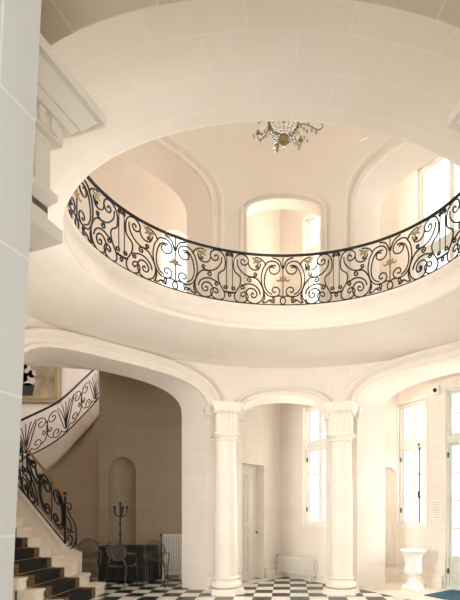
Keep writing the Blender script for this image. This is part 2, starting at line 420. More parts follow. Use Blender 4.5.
# ------------------------------------------------------------------ walls of the bays behind the arches
def window(name, W, c, h, z0, z1, ztr, depth, rows_top, rows_low, label, mat_=None, cols=2, bottom_panel=0.0, bolt_side=1):
    mat_ = mat_ or M_white
    r = struct(name, label)
    f = .055
    mb = MB()
    for a, b in ((c-h, c-h+f), (c+h-f, c+h)): mb.mbox(W, a, b, z0, z1, depth-.03, depth+.06)
    mb.mbox(W, c-h, c+h, z1-f, z1, depth-.03, depth+.06); mb.mbox(W, c-h, c+h, z0, z0+f, depth-.05, depth+.06)
    mb.mbox(W, c-h, c+h, ztr-.07, ztr+.07, depth-.045, depth+.06)
    mb.build('window_frame', mat_, r)
    def sash(za, zb, rows, nm, panel=0.0):
        a, b = c-h+f, c+h-f; mid = (a+b)/2; st = .06
        for (u0, u1) in ((a, mid), (mid, b)):
            m = MB()
            m.mbox(W, u0, u0+st, za, zb, depth, depth+.045); m.mbox(W, u1-st, u1, za, zb, depth, depth+.045)
            m.mbox(W, u0+st, u1-st, zb-st, zb, depth, depth+.045); m.mbox(W, u0+st, u1-st, za, za+st, depth, depth+.045)
            zg = za + st
            if panel:
                m.mbox(W, u0+st, u1-st, za+st, za+panel, depth+.012, depth+.035); m.mbox(W, u0+st, u1-st, za+panel, za+panel+st, depth, depth+.045); zg = za+panel+st
                m.mbox(W, u0+st+.05, u1-st-.05, za+st+.06, za+panel-.06, depth+.003, depth+.03)
            for q in range(1, rows):
                z = zg + (zb-st-zg)*q/rows; m.mbox(W, u0+st, u1-st, z-.018, z+.018, depth+.004, depth+.04)
            if cols > 2:
                x = (u0+u1)/2; m.mbox(W, x-.012, x+.012, zg, zb-st, depth+.008, depth+.04)
            so = m.build(nm, mat_, r)
            g = MB(); g.quad(W(u0+st, zg, depth+.025), W(u1-st, zg, depth+.025), W(u1-st, zb-st, depth+.025), W(u0+st, zb-st, depth+.025))
            g.build('pane', M_pane, so)
    sash(ztr+.07, z1-f, rows_top, 'transom_sash'); sash(z0+f, ztr-.07, rows_low, 'casement_sash', bottom_panel)
    m = MB(); x = c + bolt_side*(h-f-.10) if bolt_side else c
    m.mbox(W, x-.010, x+.010, z0+.09, ztr-.02, depth-.035, depth-.012); m.mbox(W, x-.022, x+.022, (z0+ztr)/2-.25, (z0+ztr)/2-.12, depth-.06, depth-.012)
    m.mbox(W, x-.025, x+.025, ztr-.05, ztr+.01, depth-.045, depth-.012)
    m.build('window_bolt', M_dark, r)
    m = MB()
    for z in (z0 + .3, ztr - .35):
        m.mbox(W, c-h+.03, c-h+.055, z, z+.1, depth-.05, depth-.02)
    m.build('hinge', M_dark, r)
    return r
ZW = 9.6
def bay_wall(name, W, holes, z0=0.0, z1=ZW, m=None, depth=.32, label=''):
    mb = MB(); wall_mesh(mb, W, 0, W.L, z0, z1, holes)
    for o in holes: reveal_mesh(mb, W, o, 0, depth)
    return tag(mb.build(name, m or M_wall), label, kind='structure')
# centre bay
CL = flat((-1.35, 8.90), (-.18, 10.67)); CR = flat((-.18, 10.67), (1.20, 9.06))
sD0 = CL.L - 1.42; sD1 = CL.L - .64
door_op = op((sD0+sD1)/2, (sD1-sD0)/2, 0, 2.56)
bay_wall('wall_door_side', CL, [door_op], label='cream wall with a recessed door behind the middle arch', depth=.22)
cw = op(1.27, .43, 1.22, 3.86); cwu = op(1.27, .46, 5.9, 8.1)
bay_wall_o = MB(); wall_mesh(bay_wall_o, CR, 0, CR.L, 0, ZC + .3, [cw]); wall_mesh(bay_wall_o, CR, 0, CR.L, ZC + .3, ZW, [cwu])
for o in (cw, cwu): reveal_mesh(bay_wall_o, CR, o, 0, .14)
tag(bay_wall_o.build('wall_window_side', M_wall), 'cream stone wall with a tall window behind the middle arch', kind='structure')
def surround(mb, W, o, w=.05, d=.02):
    c, h, a, b = o['c'], o['h'], o['zb'], o['zs']
    for x0, x1, y0, y1 in ((c-h-w, c-h, a-w, b+w), (c+h, c+h+w, a-w, b+w), (c-h, c+h, b, b+w), (c-h, c+h, a-w, a)):
        mb.mbox(W, x0, x1, y0, y1, -d, .02)
mb = MB(); surround(mb, CR, cw); tag(mb.build('trim_window_surround', M_white), 'painted surround of the window behind the middle arch', kind='structure')
window('window_1', CR, cw['c'], cw['h'], 1.22, 3.86, 2.98, .10, 2, 3, 'tall white casement window behind the middle arch')
window('window_2', CR, cwu['c'], cwu['h'], 5.9, 8.1, 7.3, .10, 2, 3, 'window of the upper room seen through the middle gallery arch')
skirting('baseboard_door_side', CL, sD1 + .03, CL.L); skirting('baseboard_window_side', CR, 0, CR.L)
# door in the recess
dr = struct('door_1', 'pale panelled door in a recess behind the middle arch')
mb = MB(); c, h = door_op['c'], door_op['h']
mb.mbox(CL, c-h, c+h, 0, 2.56, .20, .25); db = mb.build('door_leaf', M_door, dr)
mb = MB()
for z0, z1 in ((.18, .95), (1.02, 1.2), (1.28, 2.36)):
    for a, b in ((c-h+.1, c-.04), (c+.04, c+h-.1)):
        for x0, x1, y0, y1 in ((a, a+.025, z0, z1), (b-.025, b, z0, z1), (a, b, z0, z0+.025), (a, b, z1-.025, z1)): mb.mbox(CL, x0, x1, y0, y1, .185, .21)
        mb.mbox(CL, a+.05, b-.05, z0+.05, z1-.05, .19, .21)
mb.build('door_panel', M_door, dr)
mb = MB(); mb.sphere(CL(c+h-.06, 1.05, .16), .03); mb.build('door_knob', M_bronze, dr)
# right bay
RL = flat((1.70, 9.02), (1.97, 9.80)); RF = flat((1.97, 9.80), (2.43, 9.80)); FW = flat((2.43, 9.80), (4.53, 7.01))
RW = flat((4.53, 7.01), (4.9, 5.6))
bay_wall('wall_right_return', RL, [], label='bright return wall beside the right arch')
niche = op(.22, .19, .30, 2.33, .17, 2.0)
def niche_mesh(mb, W, o, n=14):
    """half-round recess with a quarter-dome head"""
    h = o['h']; rows = []
    for z in (o['zb'], o['zs']): rows.append([W(o['c'] - h*cos(pi*i/n), z, h*.85*sin(pi*i/n)) for i in range(n + 1)])
    for j in range(1, 9):
        f = pi/2*j/8; rows.append([W(o['c'] - h*cos(f)*cos(pi*i/n), o['zs'] + o['r']*sin(f), h*.85*cos(f)*sin(pi*i/n)) for i in range(n + 1)])
    mb.grid(rows)
    mb.add([W(o['c'] - h*cos(pi*i/n), o['zb'], h*.85*sin(pi*i/n)) for i in range(n + 1)], [tuple(range(n + 1))])
mb = MB(); wall_mesh(mb, RF, 0, RF.L, 0, ZC + .3, [niche]); wall_mesh(mb, RF, 0, RF.L, ZC + .3, ZW, []); niche_mesh(mb, RF, niche)
tag(mb.build('wall_right_niche', M_wall), 'narrow cream wall with a shallow round headed niche beside the right window', kind='structure')
w3 = op(.37, .36, 1.20, 3.86); d2 = op(1.72, .56, 0.0, 3.95); w4 = op(1.25, .76, 5.9, 8.75)
mb = MB(); wall_mesh(mb, FW, 0, FW.L, 0, ZC + .3, [w3, d2]); wall_mesh(mb, FW, 0, FW.L, ZC + .3, ZW, [w4])
for o in (w3, d2, w4): reveal_mesh(mb, FW, o, 0, .16)
tag(mb.build('wall_facade', M_wall), 'cream outer wall with window and glazed door in the right bay', kind='structure')
bay_wall('wall_right_end', RW, [], label='end wall of the right bay')
mb = MB(); surround(mb, FW, w3, .03); surround(mb, FW, w4, .05); tag(mb.build('trim_facade_surround', M_white), 'painted surrounds of the right bay windows', kind='structure')
window('window_3', FW, w3['c'], w3['h'], 1.20, 3.86, 2.95, .06, 2, 3, 'tall white casement window over the urn in the right bay', bolt_side=.75)
window('window_4', FW, w4['c'], w4['h'], 5.9, 8.75, 6.95, .10, 3, 2, 'upper window behind the right end of the railing')
window('door_2', FW, d2['c'], d2['h'], 0.0, 3.95, 2.95, .08, 2, 4, 'tall glazed double door at the right edge', mat_=M_green, bottom_panel=.55, bolt_side=-.2)
mb = MB(); mb.mbox(FW, 1.12, 2.1, 4.02, 4.30, -.03, 0); mb.mbox(FW, 1.2, 2.1, 4.07, 4.25, -.045, 0)
tag(mb.build('trim_door_head', M_trim), 'raised stone panel over the glazed door', kind='structure')
skirting('baseboard_niche', RF, 0, RF.L); skirting('baseboard_facade', FW, 0, 1.12)
# left bay: back wall with niche
LB = flat((-4.30, 10.20), (-2.02, 10.20)); LR = flat((-2.02, 10.20), (-1.93, 9.05))
nl = op(.53, .31, .55, 2.46, .31, 2.0)
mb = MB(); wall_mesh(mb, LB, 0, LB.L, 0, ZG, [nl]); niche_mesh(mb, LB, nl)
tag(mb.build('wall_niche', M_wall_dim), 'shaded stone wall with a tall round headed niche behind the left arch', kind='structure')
bay_wall('wall_left_return', LR, [], z1=ZG, label='return wall beside the left arch')
# upper left bay: wall with an arched bright window
UL = flat((-6.4, 9.2), (-1.5, 10.6))
ulo = op(3.98, .34, ZG + .9, 7.66, .34, 2.0)
mb = MB(); wall_mesh(mb, UL, 0, UL.L, ZG - .3, ZW, [ulo]); reveal_mesh(mb, UL, ulo, 0, .3)
tag(mb.build('wall_upper_left', M_plaster), 'bright cream wall seen through the left gallery arch', kind='structure')
wu = struct('window_5', 'arched bright window behind the left part of the railing')
mb = MB(); P = arch_pts(ulo); 
mb.tube([UL(P[0][0]+.03, ulo['zb'], .2)] + [UL(s, z-.02, .2) for s, z in P] + [UL(P[-1][0]-.03, ulo['zb'], .2)], .035, 4)
mb.mbox(UL, ulo['c']-.015, ulo['c']+.015, ulo['zb'], 7.98, .18, .22); mb.build('window_frame', M_white, wu)
mb = MB(); pp = [UL(P[0][0], ulo['zb'], .21)] + [UL(s, z, .21) for s, z in P] + [UL(P[-1][0], ulo['zb'], .21)]
mb.add(pp, [tuple(range(len(pp)))]); mb.build('pane', M_pane, wu)

window('fill_window_6', WALL, nw_fill_right['c'], .75, .9, 3.4, 2.6, .12, 2, 3, 'added unseen window for fill light, to the right behind the near pier')
window('fill_window_7', WALL, nw_fill_left['c'], .75, .9, 3.4, 2.6, .12, 2, 3, 'added unseen window for fill light, to the left behind the near pier')
# ------------------------------------------------------------------ stair hall shell (behind the left arch)
mb = MB()
hall = [(-8.6, 4.6), (-8.6, 13.4), (-4.3, 13.4), (-4.3, 10.2)]
for a, b in zip(hall[:-1], hall[1:]):
    W = flat(a, b); wall_mesh(mb, W, 0, W.L, 0, ZG if a[0] > -5 or b[0] > -5 and False else ZW, [])
tag(mb.build('wall_stair_hall', M_hall), 'pale plaster walls of the stair hall', kind='structure')
mb = MB(); mb.quad((-9, 4.4, ZG+1.35), (-9, 13.6, ZG+1.35), (-3.9, 13.6, ZG+1.35), (-3.9, 9.0, ZG+1.35))
tag(mb.build('ceiling_stair_hall', M_hall), 'ceiling of the stair hall', kind='structure')
W = flat((-3.9, 4.6), (-8.6, 4.6)); mb = MB(); wall_mesh(mb, W, 0, W.L, 0, ZW, []); tag(mb.build('wall_stair_front', M_hall), 'front wall of the stair hall', kind='structure')

# ------------------------------------------------------------------ floors
mb = MB(); mb.quad((-9, -4, 0), (6, -4, 0), (6, 14, 0), (-9, 14, 0))
tag(mb.build('floor', M_check), 'black and white chequered marble floor', kind='structure')
mb = MB(); pts = [(1.44, 8.79), (1.99, 7.97), (2.7, 7.0), (3.45, 5.9), (5.2, 5.5), (5.2, 7.0), (2.6, 10.2), (1.7, 10.2)]
mb.add([(x, y, .004) for x, y in pts], [tuple(range(len(pts)))])
tag(mb.build('floor_right_bay', M_stonefloor), 'plain pale stone paving of the right bay', kind='structure')
mb = MB(); pts = [(-1.3, 9.0), (-1.05, 9.0), (-.02, 10.42), (1.0, 9.15), (1.25, 9.1), (-.18, 10.75)]
mb.add([(x, y, .004) for x, y in pts], [(0,1,2,5), (5,2,3,4)])
tag(mb.build('floor_border', M_stonefloor), 'pale stone border along the middle bay walls', kind='structure')

# ------------------------------------------------------------------ nearest piers flanking the view
for sgn, nm in ((-1, 'wall_left_near'), (1, 'wall_right_near')):
    mb = MB(); n = 12
    def px(z, y): return sgn*(1.06 - .049*z + (1.62 - y)*.257)
    zs = [0, 1.2, 2.4, 3.6, 4.6]
    xo = 2.6
    def P3(z): return [(CX*0 + px(z, -1.2), -1.2, z), (px(z, 1.62), 1.62, z), (sgn*1.30, 1.66, z), (sgn*xo, 1.66, z)]
    rows = [P3(z) for z in zs]
    mb.grid(rows, [[(0, z), (2.9, z), (3.2, z), (4.5, z)] for z in zs])
    tag(mb.build(nm, M_pier), 'plain grey stone pier close to the viewer', kind='structure')

# ------------------------------------------------------------------ columns
def square_prism(mb, hw, z0, z1, top=None):
    t = top or hw
    v = [(x*hw, y*hw, z0) for x, y in ((-1,-1),(1,-1),(1,1),(-1,1))] + [(x*t, y*t, z1) for x, y in ((-1,-1),(1,-1),(1,1),(-1,1))]
    mb.add(v, [(0,3,2,1),(4,5,6,7),(0,1,5,4),(1,2,6,5),(2,3,7,6),(3,0,4,7)])
def column(label, loc, rz, group, big=False):
    t = thing('stone_column', label, 'column', loc, rz, group)
    mb = MB(); square_prism(mb, .30, 0, .10); mb.build('plinth', M_col, t)
    mb = MB(); prof = [(.285, .10)]
    prof += [(.245 + .045*cos(a), .155 + .055*sin(a)) for a in [(-90 + 18*i)*pi/180 for i in range(11)]]
    prof += [(.245, .215), (.235, .225), (.225, .25), (.228, .265)] + [(.225 + .028*cos(a), .285 + .022*sin(a)) for a in [(-80 + 20*i)*pi/180 for i in range(9)]] + [(.222, .31)]
    mb.lathe(prof, n=40); mb.build('base_moulding', M_col, t, True, 50)
    mb = MB(); prof = [(.218 - .030*(max(0, f - .25)/.75)**1.6, .31 + 2.53*f) for f in [i/12 for i in range(13)]]
    rows = []; uv = []
    for r, z in prof:
        rows.append([(r*cos(2*pi*i/40), r*sin(2*pi*i/40), z) for i in range(40)]); uv.append([(i/40, z) for i in range(40)])
    mb.grid(rows, uv, closed_u=True); mb.build('shaft', M_col, t, True)
    g = .07 if big else 0            # the nearest capitals are the broader ones of the entrance
    mb = MB(); mb.lathe([(.188, 2.84), (.20, 2.845), (.215, 2.86), (.20, 2.875), (.195, 2.90), (.215, 2.92), (.24, 2.94), (.235, 2.96)], n=40)
    if big:
        square_prism(mb, .22, 2.80, 2.87, .30); square_prism(mb, .30, 2.87, 2.93); square_prism(mb, .255, 2.93, 3.02); square_prism(mb, .255, 3.02, 3.06, .285); square_prism(mb, .285, 3.06, 3.09)
    else: square_prism(mb, .25, 2.955, 2.99)
    mb.build('necking_ring', M_col, t, True, 30)
    mb = MB(); square_prism(mb, .185 + g, 2.99, 3.36); w = .185 + g
    for q in range(4):
        a = q*pi/2; R = lambda x, y: (x*cos(a) - y*sin(a), x*sin(a) + y*cos(a))
        for x0, x1 in ((-w, -w*.65), (-w*.49, -w*.24), (-w*.12, w*.12), (w*.24, w*.49), (w*.65, w)):
            v = [(*R(x, y), z) for z in (3.09 if big else 3.0, 3.35) for x, y in ((x0,-w-.015),(x1,-w-.015),(x1,-w+.015),(x0,-w+.015))]
            mb.add(v, [(0,3,2,1),(4,5,6,7),(0,1,5,4),(1,2,6,5),(2,3,7,6),(3,0,4,7)])
    mb.build('fluted_neck', M_col, t)
    mb = MB(); w = .30 if big else .225; nD = 8 if big else 7; st = 2*w/(nD + .5)
    for q in range(4):
        a = q*pi/2; R = lambda x, y: (x*cos(a) - y*sin(a), x*sin(a) + y*cos(a))
        for i in range(nD):
            x0 = -w + st*.4 + i*st; v = [(*R(x, y), z) for z in (3.345 if big else 3.365, 3.41) for x, y in ((x0,-w-.012),(x0+st*.5,-w-.012),(x0+st*.5,-w+.06),(x0,-w+.06))]
            mb.add(v, [(0,3,2,1),(4,5,6,7),(0,1,5,4),(1,2,6,5),(2,3,7,6),(3,0,4,7)])
    mb.build('dentil_row', M_col, t)
    mb = MB()
    if big: square_prism(mb, .30, 3.33, 3.415); square_prism(mb, .33, 3.41, 3.44, .35); square_prism(mb, .36, 3.44, 3.51, .41); square_prism(mb, .44, 3.51, 3.56)
    else: square_prism(mb, .20, 3.355, 3.415); square_prism(mb, .235, 3.41, 3.44, .25); square_prism(mb, .25, 3.44, 3.50, .285); square_prism(mb, .29, 3.50, 3.56)
    mb.build('abacus', M_col, t)
    return t
col0 = column('smooth stone column left of the middle arch, fluted square capital', (CX - 1.10, 8.50, 0), radians(16.5), 'columns of the oval hall')
dup(col0, (CX + 1.10, 8.50, 0), radians(-16.5), 'smooth stone column right of the middle arch, beside the right bay', 'columns of the oval hall')
col1 = column('nearest column at the left edge, only its big capital showing beyond the grey pier', (-1.45, 1.94, 0), radians(-16), 'broad entrance columns', True)
dup(col1, (1.345, 1.94, 0), radians(16), 'nearest column at the right edge, only the abacus corner showing', 'broad entrance columns')

# ------------------------------------------------------------------ wrought iron scrollwork
def spiral(c, r0, r1, a0, a1, n=None):
    n = n or max(8, int(abs(a1-a0)/22))
    return [(c[0] + (r0 + (r1-r0)*i/n)*cos(radians(a0 + (a1-a0)*i/n)), c[1] + (r0 + (r1-r0)*i/n)*sin(radians(a0 + (a1-a0)*i/n))) for i in range(n + 1)]
def smooth(P, sub=4):
    if len(P) < 3: return P
    out = []
    for i in range(len(P)-1):
        p0 = P[max(i-1, 0)]; p1 = P[i]; p2 = P[i+1]; p3 = P[min(i+2, len(P)-1)]
        for k in range(sub):
            t = k/sub
            out.append(tuple(.5*((2*p1[d]) + (-p0[d]+p2[d])*t + (2*p0[d]-5*p1[d]+4*p2[d]-p3[d])*t*t + (-p0[d]+3*p1[d]-3*p2[d]+p3[d])*t**3) for d in (0, 1)))
    out.append(P[-1]); return out
# half of the heart panel (right side; units: 285 = height)
HEART = [
    spiral((46, 84), 5, 34, -500, -92) + smooth([(46, 50), (82, 54), (110, 86), (124, 145), (116, 205), (96, 240)]) + spiral((56, 212), 52, 7, 42, 500),
    smooth([(62, 62), (88, 78), (104, 110), (106, 150), (98, 190), (84, 220), (62, 234), (40, 232)]),
    smooth([(100, 236), (112, 258), (135, 272), (160, 276)]),
    smooth([(8, 226), (14, 250), (30, 270), (60, 280)]),
    smooth([(0, 46), (10, 40), (15, 24), (9, 8), (0, 3)]),
    smooth([(0, 46), (18, 54), (46, 50)]),
    smooth([(118, 12), (98, 14), (80, 28), (64, 30)]) + spiral((56, 38), 12, 3, -45, -420),
    smooth([(80, 28), (66, 18), (58, 14)]) + spiral((54, 20), 6, 2, -60, -330),
]
SIDE = [
    spiral((190, 140), 3, 16, -330, 100) + smooth([(180, 157), (150, 150), (124, 116), (110, 72), (121, 27), (157, 3), (198, 16), (213, 56), (194, 88), (164, 86), (149, 62), (158, 40), (178, 42), (182, 58), (173, 64), (167, 56)]),
    spiral((229, 92), 3, 14, -330, 95) + smooth([(222, 107), (200, 116), (168, 112), (140, 90), (130, 62)]),
    smooth([(110, 72), (104, 50), (110, 24), (118, 12)]),
]
# half of the lyre panel (measured from the lyre's own centre, right side)
LYRE = [
    smooth([(32, 56), (60, 106), (62, 150), (32, 178), (24, 205), (26, 245), (44, 276), (74, 286), (100, 272), (108, 246), (94, 226), (74, 226), (64, 242), (72, 256), (84, 250), (82, 242)]),
    smooth([(44, 250), (46, 220), (62, 192), (86, 170), (120, 158), (146, 164)]) + spiral((146, 176), 11, 3, -60, 300),
    smooth([(106, 240), (116, 214), (136, 202), (160, 204), (172, 220), (178, 240)]),
    smooth([(172, 220), (160, 214)]) + spiral((156, 222), 8, 3, -60, -360),
    smooth([(32, 56), (28, 30), (40, 8), (70, 3), (98, 18), (106, 46), (90, 66), (70, 60), (66, 44), (78, 38), (84, 48)]),
    spiral((24, 78), 12, 3, 190, -190),
    spiral((14, 268), 12, 3, 200, -150),
    smooth([(0, 50), (8, 40), (0, 28)]),
]
def strokes(mb, S, f, r, mirror=True, n=5):
    for st in S:
        mb.tube([f(u, v) for u, v in st], r, n)
        if mirror: mb.tube([f(-u, v) for u, v in st], r, n)
RW_ = oval(OA + .005, OB + .005, OB + .005)
H_R = .815; U = H_R/285; NP = 8; PER = RW_.L/NP; KU = PER/2/305
Z0 = ZG + .005
rail = thing('balcony_railing', 'black wrought iron scroll railing with gilt flowers round the gallery opening', 'railing', (CX, CY, Z0))
def rel(p, o): return (p[0]-o[0], p[1]-o[1], p[2]-o[2])
O3 = (CX, CY, Z0)
nR = 200
mb = MB(); rows = []
for dz, dd in ((0, -.017), (.024, -.021), (.034, 0), (.024, .021), (0, .017)):
    rows.append([rel(RW_(RW_.L*i/nR, Z0 + H_R + dz, dd), O3) for i in range(nR)])
mb.grid(rows, closed_u=True, closed_v=True); mb.build('handrail', M_iron, rail, True, 50)
mb = MB(); rows = []
for dz, dd in ((0, -.014), (.02, -.014), (.02, .014), (0, .014)):
    rows.append([rel(RW_(RW_.L*i/nR, Z0 + dz, dd), O3) for i in range(nR)])
mb.grid(rows, closed_u=True, closed_v=True); mb.build('bottom_bar', M_iron, rail)
def leaf(mb, f, pts, w, th=.012):
    """a tapering gilded leaf along a path"""
    P = smooth(pts, 4); rows = []
    for i, (u, v) in enumerate(P):
        q = i/(len(P)-1); ww = w*sin(pi*min(1, .12 + .88*q))*1.0 + 1
        a = P[max(i-1, 0)]; b = P[min(i+1, len(P)-1)]; tx, ty = b[0]-a[0], b[1]-a[1]; l = math.hypot(tx, ty) or 1
        nx, ny = -ty/l, tx/l
        rows.append([f(u + nx*ww, v + ny*ww, 0), f(u, v, -th), f(u - nx*ww, v - ny*ww, 0), f(u, v, th)])
    mb.grid(rows, closed_u=True)
for k in range(NP):
    def fA(u, v, d=0, k=k): return rel(RW_(k*PER + u*KU, Z0 + .012 + v*U*.975, d), O3)
    def fB(u, v, d=0, k=k): return rel(RW_((k+.5)*PER + u*KU, Z0 + .012 + v*U*.975, d), O3)
    mb = MB(); strokes(mb, HEART, fA, .0112); strokes(mb, SIDE, fA, .0118)
    mb.tube([fA(0, 46), fA(0, 285)], .009); mb.sphere(fA(0, 222), .026, 8, 6); mb.tube([fA(-16, 246), fA(0, 226), fA(16, 246)], .009)
    hp = mb.build('heart_scroll_panel', M_iron, rail, True, 60)
    mb = MB()
    for sg in (-1, 1):
        leaf(mb, fA, [(0, 140), (sg*16, 146), (sg*30, 142), (sg*38, 152)], 5)
        leaf(mb, fA, [(0, 140), (sg*12, 156), (sg*18, 168)], 5)
    leaf(mb, fA, [(0, 132), (0, 155), (0, 182)], 8); mb.sphere(fA(0, 146), .022)
    mb.build('gilt_flower', M_gilt, hp, True, 60)
    for sg in (-1, 1):
        mb = MB(); leaf(mb, fA, [(sg*118, 262), (sg*140, 252), (sg*160, 262), (sg*178, 276)], 9); leaf(mb, fA, [(sg*140, 258), (sg*144, 240), (sg*138, 226)], 6)
        leaf(mb, fA, [(sg*145, 262), (sg*160, 246), (sg*172, 240)], 5)
        mb.build('gilt_leaf', M_gilt, hp, True, 60)
    mb = MB(); strokes(mb, LYRE, fB, .0115); mb.tube([fB(-36, 56), fB(0, 53), fB(36, 56)], .015)
    for sg in (-1, 1): mb.tube([fB(sg*16, 66), fB(sg*17, 180), fB(sg*15, 262)], .0075)
    for v in (270, 282): mb.tube([fB(-20, v), fB(20, v)], .007)
    mb.build('lyre_panel', M_iron, rail, True, 60)

# ------------------------------------------------------------------ staircase
YF, YN = 8.40, 6.72
RIS = .177
XF = [-3.15, -3.355, -3.64, -3.91, -4.13, -4.33, -4.52, -4.70, -4.87, -5.03, -5.19, -5.35, -5.51]
XN = [-3.20, -3.42, -3.70, -3.97, -4.23, -4.49, -4.75, -5.01, -5.27, -5.53, -5.79, -6.05, -6.31]
st = thing('staircase', 'pale stone staircase climbing to the left behind the left arch', 'staircase', (-4, 7.5, 0))
OS = (-4, 7.5, 0)
for i in range(1, 13):
    mb = MB(); z0, z1 = 0 if i < 4 else (i-3)*RIS, i*RIS
    f0, n0 = XF[i], XN[i]; f1, n1 = (XF[i+1] if i < 12 else XF[i]-1.3), (XN[i+1] if i < 12 else XN[i]-1.3)
    ex = .10 if i <= 2 else 0
    # plan outline with a rounded nosing end on the two lowest steps
    pl = [(n0, YN), (f0, YF - .03)]
    if i <= 2:
        rr = .16; pl = [(n0, YN), (f0, YF - .05)] + [(f0 - rr + rr*cos(a), YF - .05 + (rr + .12)*sin(a)) for a in [pi/2*q/6 for q in range(1, 7)]]
        pl += [(f1 - .1, YF + .23)]
    else: pl += [(f0, YF)]
    pl += [(f1 - .03, YF + (.23 if i <= 2 else 0)), (n1 - .03, YN)]
    nose = .025
    def ring(z, g): return [rel((x + (g if j <= (len(pl)-3) else 0), y, z), OS) for j, (x, y) in enumerate(pl)]
    rows = [ring(z0, 0), ring(z1 - .05, 0), ring(z1 - .042, nose), ring(z1 - .012, nose + .006), ring(z1, nose - .008)]
    mb.grid(rows, closed_u=True); mb.add(rows[-1], [tuple(range(len(pl)))])
    mb.build('step', M_stair, st)
# curb wall under the railing
def curb_z(x):
    P = [(-3.88, .76), (-4.06, .83), (-5.03, 2.02), (-6.3, 3.58)]
    for (a, za), (b, zb) in zip(P[:-1], P[1:]):
        if x >= b: return za + (zb-za)*(x-a)/(b-a)
    return P[-1][1]
mb = MB(); xs = [-3.86, -3.92, -4.0, -4.1, -4.3, -4.6, -5.03, -5.6, -6.3]
prof = lambda x: [(x, YF - .005, 0), (x, YF - .005, curb_z(x) - .06), (x, YF - .03, curb_z(x) - .05), (x, YF - .035, curb_z(x)), (x, YF + .22, curb_z(x)), (x, YF + .22, curb_z(x) - .05), (x, YF + .20, 0)]
rows = [[rel(p, OS) for p in prof(x)] for x in xs]
mb.grid(rows); mb.add(rows[0], [tuple(range(7))])
mb.build('curb', M_stair, st)
# carpet runner with a patterned border
def runner(mb, ya, yb, lift):
    def at(i, y): f = (y-YN)/(YF-YN); return XN[i] + (XF[i]-XN[i])*f
    for i in range(1, 13):
        pts = []
        for y in (ya, yb):
            x0 = at(i, y) + .032 + lift; x1 = (at(i+1, y) if i < 12 else at(i, y)-1.2) + .032 + lift
            zb, zt = (i-1)*RIS + lift, i*RIS + lift
            pts.append([(x0, y, zb if i > 1 else .004), (x0, y, zt), (x1, y, zt)])
        mb.grid([pts[0], pts[1]])
mb = MB(); runner(mb, 6.95, 7.98, .006); cp = mb.build('stair_carpet', M_carpet); tag(cp, 'black stair carpet with brown patterned edges on the stone steps', 'carpet')
for ya, yb in ((6.95, 7.10), (7.84, 7.98)):
    mb = MB(); runner(mb, ya, yb, .009); mb.build('carpet_border', M_carpetg, cp)
mb = MB()
def at(i, y): f = (y-YN)/(YF-YN); return XN[i] + (XF[i]-XN[i])*f
for i in range(2, 13):
    m2 = MB(); m2.tube([(at(i, 6.9) + .05, 6.9, (i-1)*RIS + .018), (at(i, 8.02) + .05, 8.02, (i-1)*RIS + .018)], .007, 6)
    m2.build('stair_rod', M_brass, cp)

# railing of the lower flight
lr = thing('stair_railing', 'black scroll stair railing with newel rising from the lowest steps to the left', 'railing', (-4.05, YF + .1, .8))
OL = (-4.05, YF + .1, .8); HS = .90
def fL(u, v, d=0, x0=-4.12, ku=.0031):
    x = x0 - u*ku; return rel((x, YF + .10 + d, curb_z(x) + .01 + v*HS/285), OL)
mb = MB(); xs = [-4.12 - .06*i for i in range(34)]
for dz, mm, r, nm in ((0.0, M_iron, .014, 'bottom_bar'), (HS, M_brass, .026, 'handrail')):
    mb = MB(); mb.tube([rel((x, YF + .10, curb_z(x) + .015 + dz), OL) for x in xs], r, 8); mb.build(nm, mm, lr, True)
mb = MB(); mb.tube([rel((-4.13, YF + .1, curb_z(-4.13)), OL), rel((-4.13, YF + .1, curb_z(-4.13) + HS + .02), OL)], .022, 6)
mb.sphere(rel((-4.13, YF + .1, curb_z(-4.13) + HS + .06), OL), .035); mb.build('newel_post', M_iron, lr, True, 50)
mb = MB()   # volute in front of the newel
def fV(u, v): x = -4.10 + u*.0030; return rel((x, YF + .1, curb_z(-4.06) - .02 + v*HS/285), OL)
for stq in (smooth([(0, 280), (22, 276), (30, 255), (18, 240), (6, 248), (10, 258)]), smooth([(6, 235), (26, 200), (52, 150), (62, 100), (56, 50), (40, 15), (10, 0)]),
            smooth([(0, 200), (20, 170), (30, 130), (22, 100), (8, 104), (12, 118)]), smooth([(0, 20), (24, 30), (36, 60), (26, 84), (8, 80), (6, 62), (18, 56)]),
            [(62, 20), (62, 105)], smooth([(0, 130), (30, 110), (50, 100)])):
    mb.tube([fV(u, v) for u, v in stq], .013, 5)
mb.build('volute_scroll', M_iron, lr, True, 60)
def shift(S, du, k=1): return [[(k*u + du, v) for u, v in s_] for s_ in S]
for u0 in (85, 395):
    mb = MB()
    strokes(mb, HEART[:2], lambda u, v, u0=u0: fL(u0 + u*.62, v), .018)
    for S in (shift(SIDE, u0 - 20), ):
        strokes(mb, S, fL, .0125, mirror=False)
    mb.tube([fL(u0, 40), fL(u0, 280)], .011)
    mb.build('heart_scroll_panel', M_iron, lr, True, 60)
    mb = MB(); strokes(mb, shift(LYRE[:5], 0, .8), lambda u, v, u0=u0: fL(u0 + 165 + u*.75, v), .018)
    for du in (-12, 12): mb.tube([fL(u0 + 165 + du, 60), fL(u0 + 165 + du, 270)], .009)
    mb.build('lyre_panel', M_iron, lr, True, 60)

for o_ in (st, cp, lr): o_.location.x -= .10

